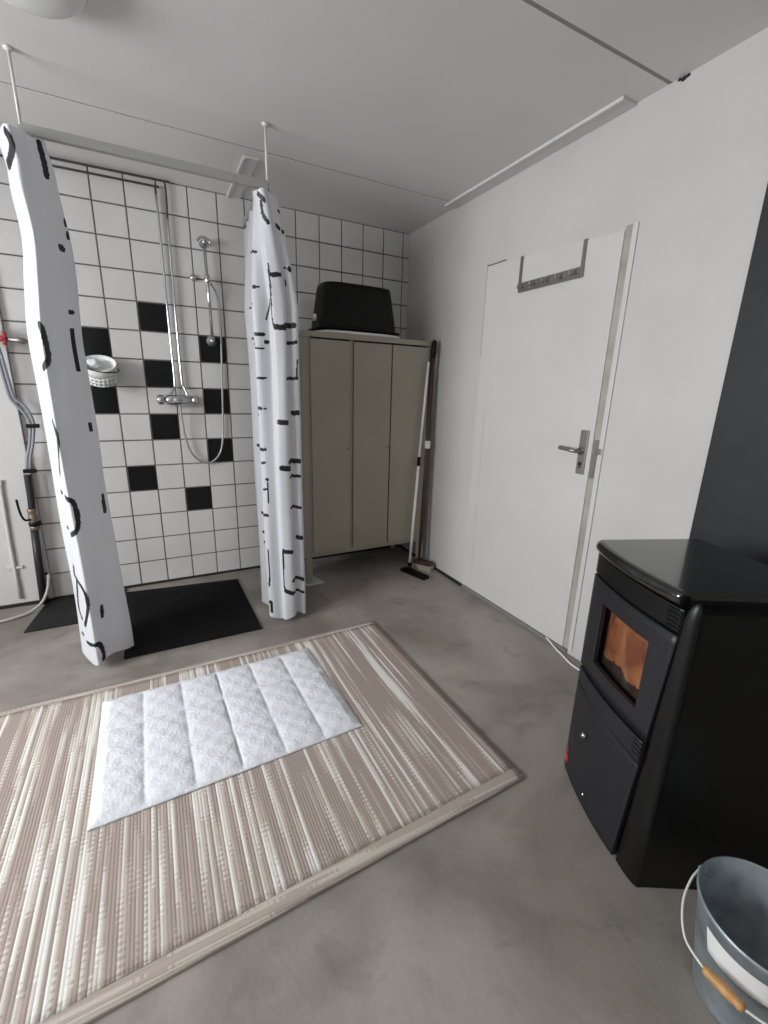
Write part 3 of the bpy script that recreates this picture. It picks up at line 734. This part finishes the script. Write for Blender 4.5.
# floor mop and broom leaning in the corner
mp = thing('floor_squeegee', 'white handled floor wiper with a black foot beside the locker', 'floor wiper', (1.53, -.5, 0))
bm = bmesh.new(); tube(bm, [(1.515, -.485, .05), (1.560, -.470, .74)], .0095, 12); tube(bm, [(1.563, -.469, .80), (1.606, -.462, 1.402)], .0080, 12); link('handle', bm, M_['white_plastic'], mp)
bm = bmesh.new(); tube(bm, [(1.560, -.470, .742), (1.563, -.469, .798)], .012, 12); link('handle_joint', bm, M_['blackplastic'], mp)
bm = bmesh.new(); 
P = [(1.45, -.47), (1.505, -.455), (1.565, -.66), (1.515, -.675)]
prism(bm, P, .002, .022); tube(bm, [(1.500, -.52, .022), (1.515, -.486, .055)], .014, 10); link('foot', bm, M_['blackplastic'], mp)
br = thing('broom', 'brown handled broom with pale bristles in the corner by the door wall', 'broom', (1.60, -.47, 0))
bm = bmesh.new(); tube(bm, [(1.592, -.485, .067), (1.644, -.456, 1.45)], .011, 12); link('handle', bm, M_['brownwood'], br)
bm = bmesh.new(); tube(bm, [(1.6435, -.4563, 1.43), (1.645, -.4555, 1.47), (1.6475, -.454, 1.52), (1.6478, -.4538, 1.535)], .016, 12, radii=[.013, .018, .018, .010]); link('handle_grip', bm, M_['blackplastic'], br, True)
bm = bmesh.new(); box(bm, 1.609, 1.637, -.484, -.459, .855, .905, bev=.003); link('clip', bm, M_['white_plastic'], br)
bm = bmesh.new(); prism(bm, [(1.560, -.46), (1.60, -.44), (1.668, -.55), (1.628, -.57)], .04, .065); link('brush_block', bm, M_['brownwood'], br)
bm = bmesh.new(); prism(bm, [(1.553, -.46), (1.60, -.435), (1.675, -.555), (1.628, -.578)], .001, .0395); link('bristles', bm, M_['bristle'], br)

# ------------------------------------------------------------------ rugs
rg = thing('woven_rug', 'large taupe and cream striped woven rug on the concrete floor', 'rug', (.1, -1.6, 0))
def quadgrid(bm, c00, c10, c11, c01, nx, ny, zf, z0=0):
    """c00 near-left, c10 near-right, c11 far-right, c01 far-left; top surface plus skirt"""
    g = []
    for j in range(ny+1):
        row = []
        for i in range(nx+1):
            u, v = i/nx, j/ny
            x = (c00[0]*(1-u)+c10[0]*u)*(1-v)+(c01[0]*(1-u)+c11[0]*u)*v
            y = (c00[1]*(1-u)+c10[1]*u)*(1-v)+(c01[1]*(1-u)+c11[1]*u)*v
            row.append(bm.verts.new((x, y, zf(u, v, x, y))))
        g.append(row)
    for j in range(ny):
        for i in range(nx): bm.faces.new((g[j][i], g[j][i+1], g[j+1][i+1], g[j+1][i])).smooth = True
    edge = g[0]+[g[j][nx] for j in range(1, ny+1)]+[g[ny][i] for i in range(nx-1, -1, -1)]+[g[j][0] for j in range(ny-1, 0, -1)]
    low = [bm.verts.new((q.co.x, q.co.y, z0)) for q in edge]
    for i in range(len(edge)):
        k = (i+1) % len(edge); bm.faces.new((edge[i], edge[k], low[k], low[i]))
    bm.faces.new(low)
RN, RF = (-.76, -2.204), (.972, -2.140); RB, RA = (.968, -1.021), (-.745, -1.045)
w = .045
bm = bmesh.new(); quadgrid(bm, (RN[0], RN[1]+w), (RF[0], RF[1]+w), (RB[0], RB[1]-.028), (RA[0], RA[1]-.028), 60, 40, lambda u, v, x, y: .0075+.0006*math.sin(x*9+y*5), .0005)
link('striped_field', bm, M_['rug'], rg)
bm = bmesh.new(); quadgrid(bm, RN, RF, (RF[0], RF[1]+w-.0005), (RN[0], RN[1]+w-.0005), 60, 2, lambda u, v, x, y: .0082+.0006*math.sin(x*9), .0005)
link('end_border', bm, M_['rug_border'], rg)
bm = bmesh.new(); quadgrid(bm, (RA[0], RA[1]-.0275), (RB[0], RB[1]-.0275), RB, RA, 60, 2, lambda u, v, x, y: .0082+.0006*math.sin(x*9), .0005)
link('end_border', bm, M_['rug_border'], rg)
# quilted bath rug lying on it
rr = random.Random(3)
def quilt(u, v, x, y):
    a = abs(math.sin(PI*6*u)); b = abs(math.sin(PI*3*v)); e = min(1, min(u, 1-u)*28, min(v, 1-v)*20)
    puff = (a**.35)*(b**.35)
    return .011+(.004+.014*puff)*(.35+.65*e)+rr.uniform(-.0009, .0009)+.0012*math.sin(x*90)*math.sin(y*75)
bm = bmesh.new(); quadgrid(bm, (-.268, -1.735), (.588, -1.706), (.562, -1.131), (-.275, -1.147), 190, 130, quilt, .0095)
o = link('bath_rug', bm, M_['fluffy']); tag(o, 'white fluffy quilted bath rug lying on the striped rug', 'bath rug')

# thin white cable on the floor by the door foot
bm = bmesh.new(); tube(bm, smoothpath([(1.684, -1.57, .024), (1.676, -1.63, .006), (1.655, -1.70, .0045), (1.635, -1.76, .0045), (1.632, -1.83, .0045), (1.640, -1.95, .0045), (1.600, -2.10, .0045)], 8), .0042, 8)
o = link('floor_cable', bm, M_['white_plastic']); tag(o, 'thin white cable on the floor between door foot and stove', 'cable')

# ------------------------------------------------------------------ stove
P1, P2, P3, P4 = Vector((1.140, -2.156)), Vector((1.432, -2.272)), Vector((1.295, -2.682)), Vector((.980, -2.508))
E = (P4-P1).normalized(); NN = Vector((E.y, -E.x))     # along the front, outward normal
W = (P4-P1).length
def S(u, d, z, b=0):
    """u 0..1 along the front from far to near, d 0..1 towards the wall, b bulge outward"""
    p = (P1*(1-u)+P4*u)*(1-d)+(P2*(1-u)+P3*u)*d + NN*b
    return (p.x, p.y, z)
st = thing('pellet_stove', 'black enamelled stove with glass fire door in front of the black board', 'stove', (1.21, -2.37, 0))
def sprism(bm, ud, z0, z1, top_in=0, mi=0):
    a = [bm.verts.new(S(u, d, z0, b)) for u, d, b in ud]; b_ = [bm.verts.new(S(u, d, z1, b)) for u, d, b in ud]
    bm.faces.new(a).material_index = mi; bm.faces.new(b_).material_index = mi
    for i in range(len(ud)):
        j = (i+1) % len(ud); bm.faces.new((a[i], a[j], b_[j], b_[i])).material_index = mi
# plinth set back under the body
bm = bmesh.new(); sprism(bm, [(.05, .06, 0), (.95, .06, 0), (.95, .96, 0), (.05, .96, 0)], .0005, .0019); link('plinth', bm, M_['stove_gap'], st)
# body: open box round the fire chamber
ZT = .776
bm = bmesh.new()
sprism(bm, [(0, .02, 0), (.03, .02, 0), (.03, 1, 0), (0, 1, 0)], .002, ZT)
sprism(bm, [(.97, .03, 0), (1, .03, 0), (1, 1, 0), (.97, 1, 0)], .002, ZT)
sprism(bm, [(.03, .50, 0), (.97, .50, 0), (.97, 1, 0), (.03, 1, 0)], .002, ZT)
sprism(bm, [(.03, .06, 0), (.97, .06, 0), (.97, .50, 0), (.03, .50, 0)], .002, .42)
sprism(bm, [(.03, .06, 0), (.97, .06, 0), (.97, .50, 0), (.03, .50, 0)], .70, ZT)
link('body', bm, M_['stove'], st)
# column at the near corner, wider at its foot, with a rounded head
bm = bmesh.new(); rows = []
for z in (.002, .2, .4, .6, .720, .752, .772, .786, .792, .795):
    f = (z-.012)/.76; uL = .825+(.935-.825)*min(1, f/.9); k = 1 if z < .745 else math.sqrt(max(0, 1-((z-.740)/.056)**2))
    prof = []
    for t in range(11):
        a = t/10*PI*.5
        # quarter round from the front towards the side
        prof.append((uL+(1.004-uL)*math.sin(a), .045*(1-math.cos(a)), .004*math.cos(a)))
    cxu = (uL+1.0)/2
    rows.append([bm.verts.new(S(cxu+(u-cxu)*k, .04+(d-.04)*k, z, b*k-.0)) for u, d, b in prof]+[bm.verts.new(S(cxu+(uL-cxu)*k, .06, z, 0))])
for a, b in zip(rows, rows[1:]):
    for i in range(len(a)):
        j = (i+1) % len(a); bm.faces.new((a[i], a[j], b[j], b[i])).smooth = True
bm.faces.new(rows[0]); bm.faces.new(rows[-1])
link('corner_column', bm, M_['stove'], st)
# bowed front pieces: (u range, z range, bulge)
def bow(u): 
    t = (u-.0)/.92; return .018*math.sin(PI*min(1, max(0, t)))**.8
def panel(u0, u1, z0, z1, thick=.010, hole=None, uz=None, n=28, extra=0, lift=None):
    """bowed plate; uz(z) gives the near edge so the plate can taper"""
    bm = bmesh.new(); nz = 12
    def pt(u, z, e): 
        b = bow(u)+e+extra
        return S(u, 0, z, b)
    us = [u0+(u1-u0)*i/n for i in range(n+1)]; zs = [z0+(z1-z0)*k/nz for k in range(nz+1)]
    if hole:
        us = sorted(set([round(x, 5) for x in us]+[hole[0], hole[1]])); zs = sorted(set([round(x, 5) for x in zs]+[hole[2], hole[3]]))
    h1 = hole[1] if hole else u0
    gu = lambda u, z: h1+(u-h1)*(uz(z)-h1)/(u1-h1) if uz and u > h1 else u
    F = {}; 
    for i, u in enumerate(us):
        for k, z in enumerate(zs):
            zz = z+(lift(u) if (lift and k == 0) else 0)
            F[i, k] = (bm.verts.new(pt(gu(u, z), zz, thick)), bm.verts.new(pt(gu(u, z), zz, 0)))
    def solid(i, k): 
        if not (0 <= i < len(us)-1 and 0 <= k < len(zs)-1): return False
        if hole:
            um, zm = (us[i]+us[i+1])/2, (zs[k]+zs[k+1])/2
            if hole[0] < um < hole[1] and hole[2] < zm < hole[3]: return False
        return True
    for i in range(len(us)-1):
        for k in range(len(zs)-1):
            if not solid(i, k): continue
            a, b, c, d = F[i, k], F[i+1, k], F[i+1, k+1], F[i, k+1]
            bm.faces.new((a[0], b[0], c[0], d[0])).smooth = True; bm.faces.new((a[1], d[1], c[1], b[1]))
            for (di, dk, p, q) in ((-1, 0, a, d), (1, 0, b, c), (0, -1, a, b), (0, 1, d, c)):
                if not solid(i+di, k+dk): bm.faces.new((p[0], q[0], q[1], p[1]))
    return bm
edge = lambda z: .795+(.92-.795)*min(1, max(0, (z-.012)/.70))
# dark backing behind the gaps
bm = panel(.0, .93, .014, .772, .004, hole=(.21, .75, .455, .657), uz=lambda z: edge(z)+.02, extra=-.030); link('front_frame', bm, M_['stove_gap'], st)
# louvred canopy above the fire door
cn = link('air_canopy', panel(.0, .92, .712, .770, .010, extra=-.010), M_['stove'], st)
for k in range(5):
    z = .717+k*.0105
    link('louvre', panel(.83, .915, z, z+.005, .003, extra=.0005, n=8), M_['stove'], cn)
# fire door
fd = link('fire_door', panel(.005, .90, .405, .706, .012, hole=(.22, .74, .462, .650), uz=edge, extra=-.010), M_['stove_door'], st)
bm = panel(.21, .75, .455, .657, .003, extra=-.014, n=16); link('door_glass', bm, M_['fireglass'], fd)
# rounded ash lip below the fire door
lipp = link('ash_lip', panel(.05, .88, .345, .402, .012, extra=-.004, uz=lambda z: .865, lift=lambda u: .012*math.cos(PI*u)), M_['stove_door'], st)
for k in range(4):
    link('lip_rib', panel(.80, .862, .352+k*.013, .358+k*.013, .003, extra=.0082, n=6), M_['stove_door'], lipp)
# lower door
ld = link('lower_door', panel(.005, .88, .004, .340, .010, uz=edge, extra=-.009), M_['stove_door'], st)
for u, z, r in ((.31, .228, .0095), (.42, .052, .0050)):
    c = Vector(S(u, 0, z, bow(u)+.001)); bm = bmesh.new()
    bmesh.ops.create_uvsphere(bm, u_segments=16, v_segments=10, radius=r, matrix=Matrix.Translation(c+Vector((NN.x, NN.y, 0))*r*.9))
    link('door_knob' if r > .006 else 'door_screw', bm, M_['chrome'], ld, True)
bm = bmesh.new(); v = [bm.verts.new(S(u, 0, z, bow(u)+.0016)) for u, z in ((.015, .030), (.065, .030), (.065, .060), (.015, .060))]; bm.faces.new(v)
v = [bm.verts.new(S(u, 0, z, bow(u)+.0016)) for u, z in ((.03, .068), (.055, .068), (.055, .085), (.03, .085))]; bm.faces.new(v)
o = link('warning_label', bm, M_['redlabel'], ld); o['label'] = 'small red label'
# top plate with a bullnose front edge
bm = bmesh.new(); rows = []
prof = [(.0, .776), (.009, .777), (.015, .783), (.017, .792), (.015, .801), (.009, .808), (0, .810)]
N = 30
for ov, z in prof:
    ring = []
    for i in range(N+1): u = i/N; ring.append(bm.verts.new(S(.0+u*.905, 0, z, -.004+.020*math.sin(PI*u)**.8+ov)))
    ring.append(bm.verts.new(S(.915, .99, z, 0))); ring.append(bm.verts.new(S(0, .99, z, 0)))
    rows.append(ring)
for a, b in zip(rows, rows[1:]):
    for i in range(len(a)):
        j = (i+1) % len(a); f = bm.faces.new((a[i], a[j], b[j], b[i])); f.smooth = i < N
bm.faces.new(rows[0]); bm.faces.new(rows[-1])
link('top_plate', bm, M_['stove_top'], st)
# logs and orange, mildly emitting shapes built behind the glass
bm = bmesh.new()
for (u0, u1, z, d) in ((.2, .64, .445, .16), (.25, .6, .445, .27), (.28, .66, .47, .21)):
    tube(bm, [S(u0, d, z), S((u0+u1)/2, d+.02, z+.006), S(u1, d-.01, z+.012)], .024, 10)
o = link('stove_log', bm, M_['ember'], st, True); o['label'] = 'charred logs behind the stove glass'
bm = bmesh.new()
fl = random.Random(5)
for (u, h, w_, d) in ((.12, .17, .17, .20), (.20, .19, .18, .17), (.29, .19, .18, .20), (.36, .21, .20, .21), (.47, .185, .21, .17), (.58, .165, .20, .21), (.68, .15, .14, .17), (.41, .15, .20, .19), (.57, .13, .20, .19)):
    rows = []
    for k in range(9):
        t = k/8; ww = w_*.5*(math.sin(PI*(.28+.72*t))**.8 if t < 1 else 0)+.0008
        sh = .012*math.sin(5*t+u*20)
        rows.append([bm.verts.new(S(u+(ww*math.cos(a))+sh, d+.22*ww*math.sin(a)/.1*.5, .465+h*t)) for a in [2*PI*q/8 for q in range(8)]])
    for a, b in zip(rows, rows[1:]):
        for i in range(8): bm.faces.new((a[i], a[(i+1) % 8], b[(i+1) % 8], b[i])).smooth = True
    bm.faces.new(rows[0]); bm.faces.new(rows[-1])
o = link('orange_shapes', bm, M_['flame'], st); o['label'] = 'orange-brown shapes behind the stove glass'; o['kind'] = 'stuff'

# ------------------------------------------------------------------ zinc bucket
bc = Vector((.980, -2.748, 0))
bu = thing('zinc_bucket', 'grey galvanised bucket on the floor in front of the stove', 'bucket', bc)
bm = bmesh.new()
lathe(bm, [(.001, .001), (.080, .001), (.083, .004), (.084, .012), (.1125, .230), (.1145, .232), (.1165, .237), (.1150, .242), (.1120, .243), (.1105, .239), (.0815, .016), (.001, .012)], bc, seg=64)
link('body', bm, M_['zinc'], bu, True)
# carrying handle hanging down on the near left side
ang0 = math.radians(165+90-25)
ca, sa = bc.xy+Vector((math.cos(math.radians(92)), math.sin(math.radians(92))))*.118, bc.xy+Vector((math.cos(math.radians(-88)), math.sin(math.radians(-88))))*.118
def hp(t, out, z):
    p = ca.lerp(sa, t); n = Vector((math.cos(math.radians(182)), math.sin(math.radians(182)))); q = p+n*out; return (q.x, q.y, z)
pts = [hp(0, 0, .222), hp(.0, .035, .214), hp(.05, .085, .196), hp(.18, .130, .176), hp(.36, .146, .170)]
ptsb = [hp(.64, .146, .170), hp(.82, .130, .176), hp(.95, .085, .196), hp(1.0, .035, .214), hp(1, 0, .222)]
hb = bmesh.new(); tube(hb, smoothpath(pts, 6), .0024, 8); tube(hb, smoothpath(ptsb, 6), .0024, 8); tube(hb, [hp(.36, .146, .170), hp(.64, .146, .170)], .0024, 8)
hd = link('bail', hb, M_['white_metal'], bu)
g_ = [hp(.36+.28*k/10, .146, .170) for k in range(11)]
gr = bmesh.new(); tube(gr, g_, .009, 14, radii=[.007, .0095, .0085, .0098, .0103, .0105, .0103, .0098, .0085, .0095, .007]); link('wooden_grip', gr, M_['wood'], hd, True)
for c in (ca, sa):
    q = c-(c-bc.xy).normalized()*.004; e = bmesh.new(); bmesh.ops.create_uvsphere(e, u_segments=12, v_segments=8, radius=.009, matrix=Matrix.Translation((q.x, q.y, .222))); link('ear', e, M_['zinc'], bu, True)
# pale sticker round the near side
bm = bmesh.new(); rows = []
for k in range(25):
    a = math.radians(150+k*(100)/24); row = []
    for z in (.150, .178, .205) if k > 0 else (.197, .201, .205):
        r_ = .084+(z-.012)/(.218)*(.1125-.084)+.0006; row.append(bm.verts.new((bc.x+r_*math.cos(a), bc.y+r_*math.sin(a), z)))
    rows.append(row)
for a, b in zip(rows, rows[1:]):
    for i in range(2): bm.faces.new((a[i], a[i+1], b[i+1], b[i])).smooth = True
o = link('sticker', bm, M_['sticker'], bu); o['label'] = 'long pale sticker'
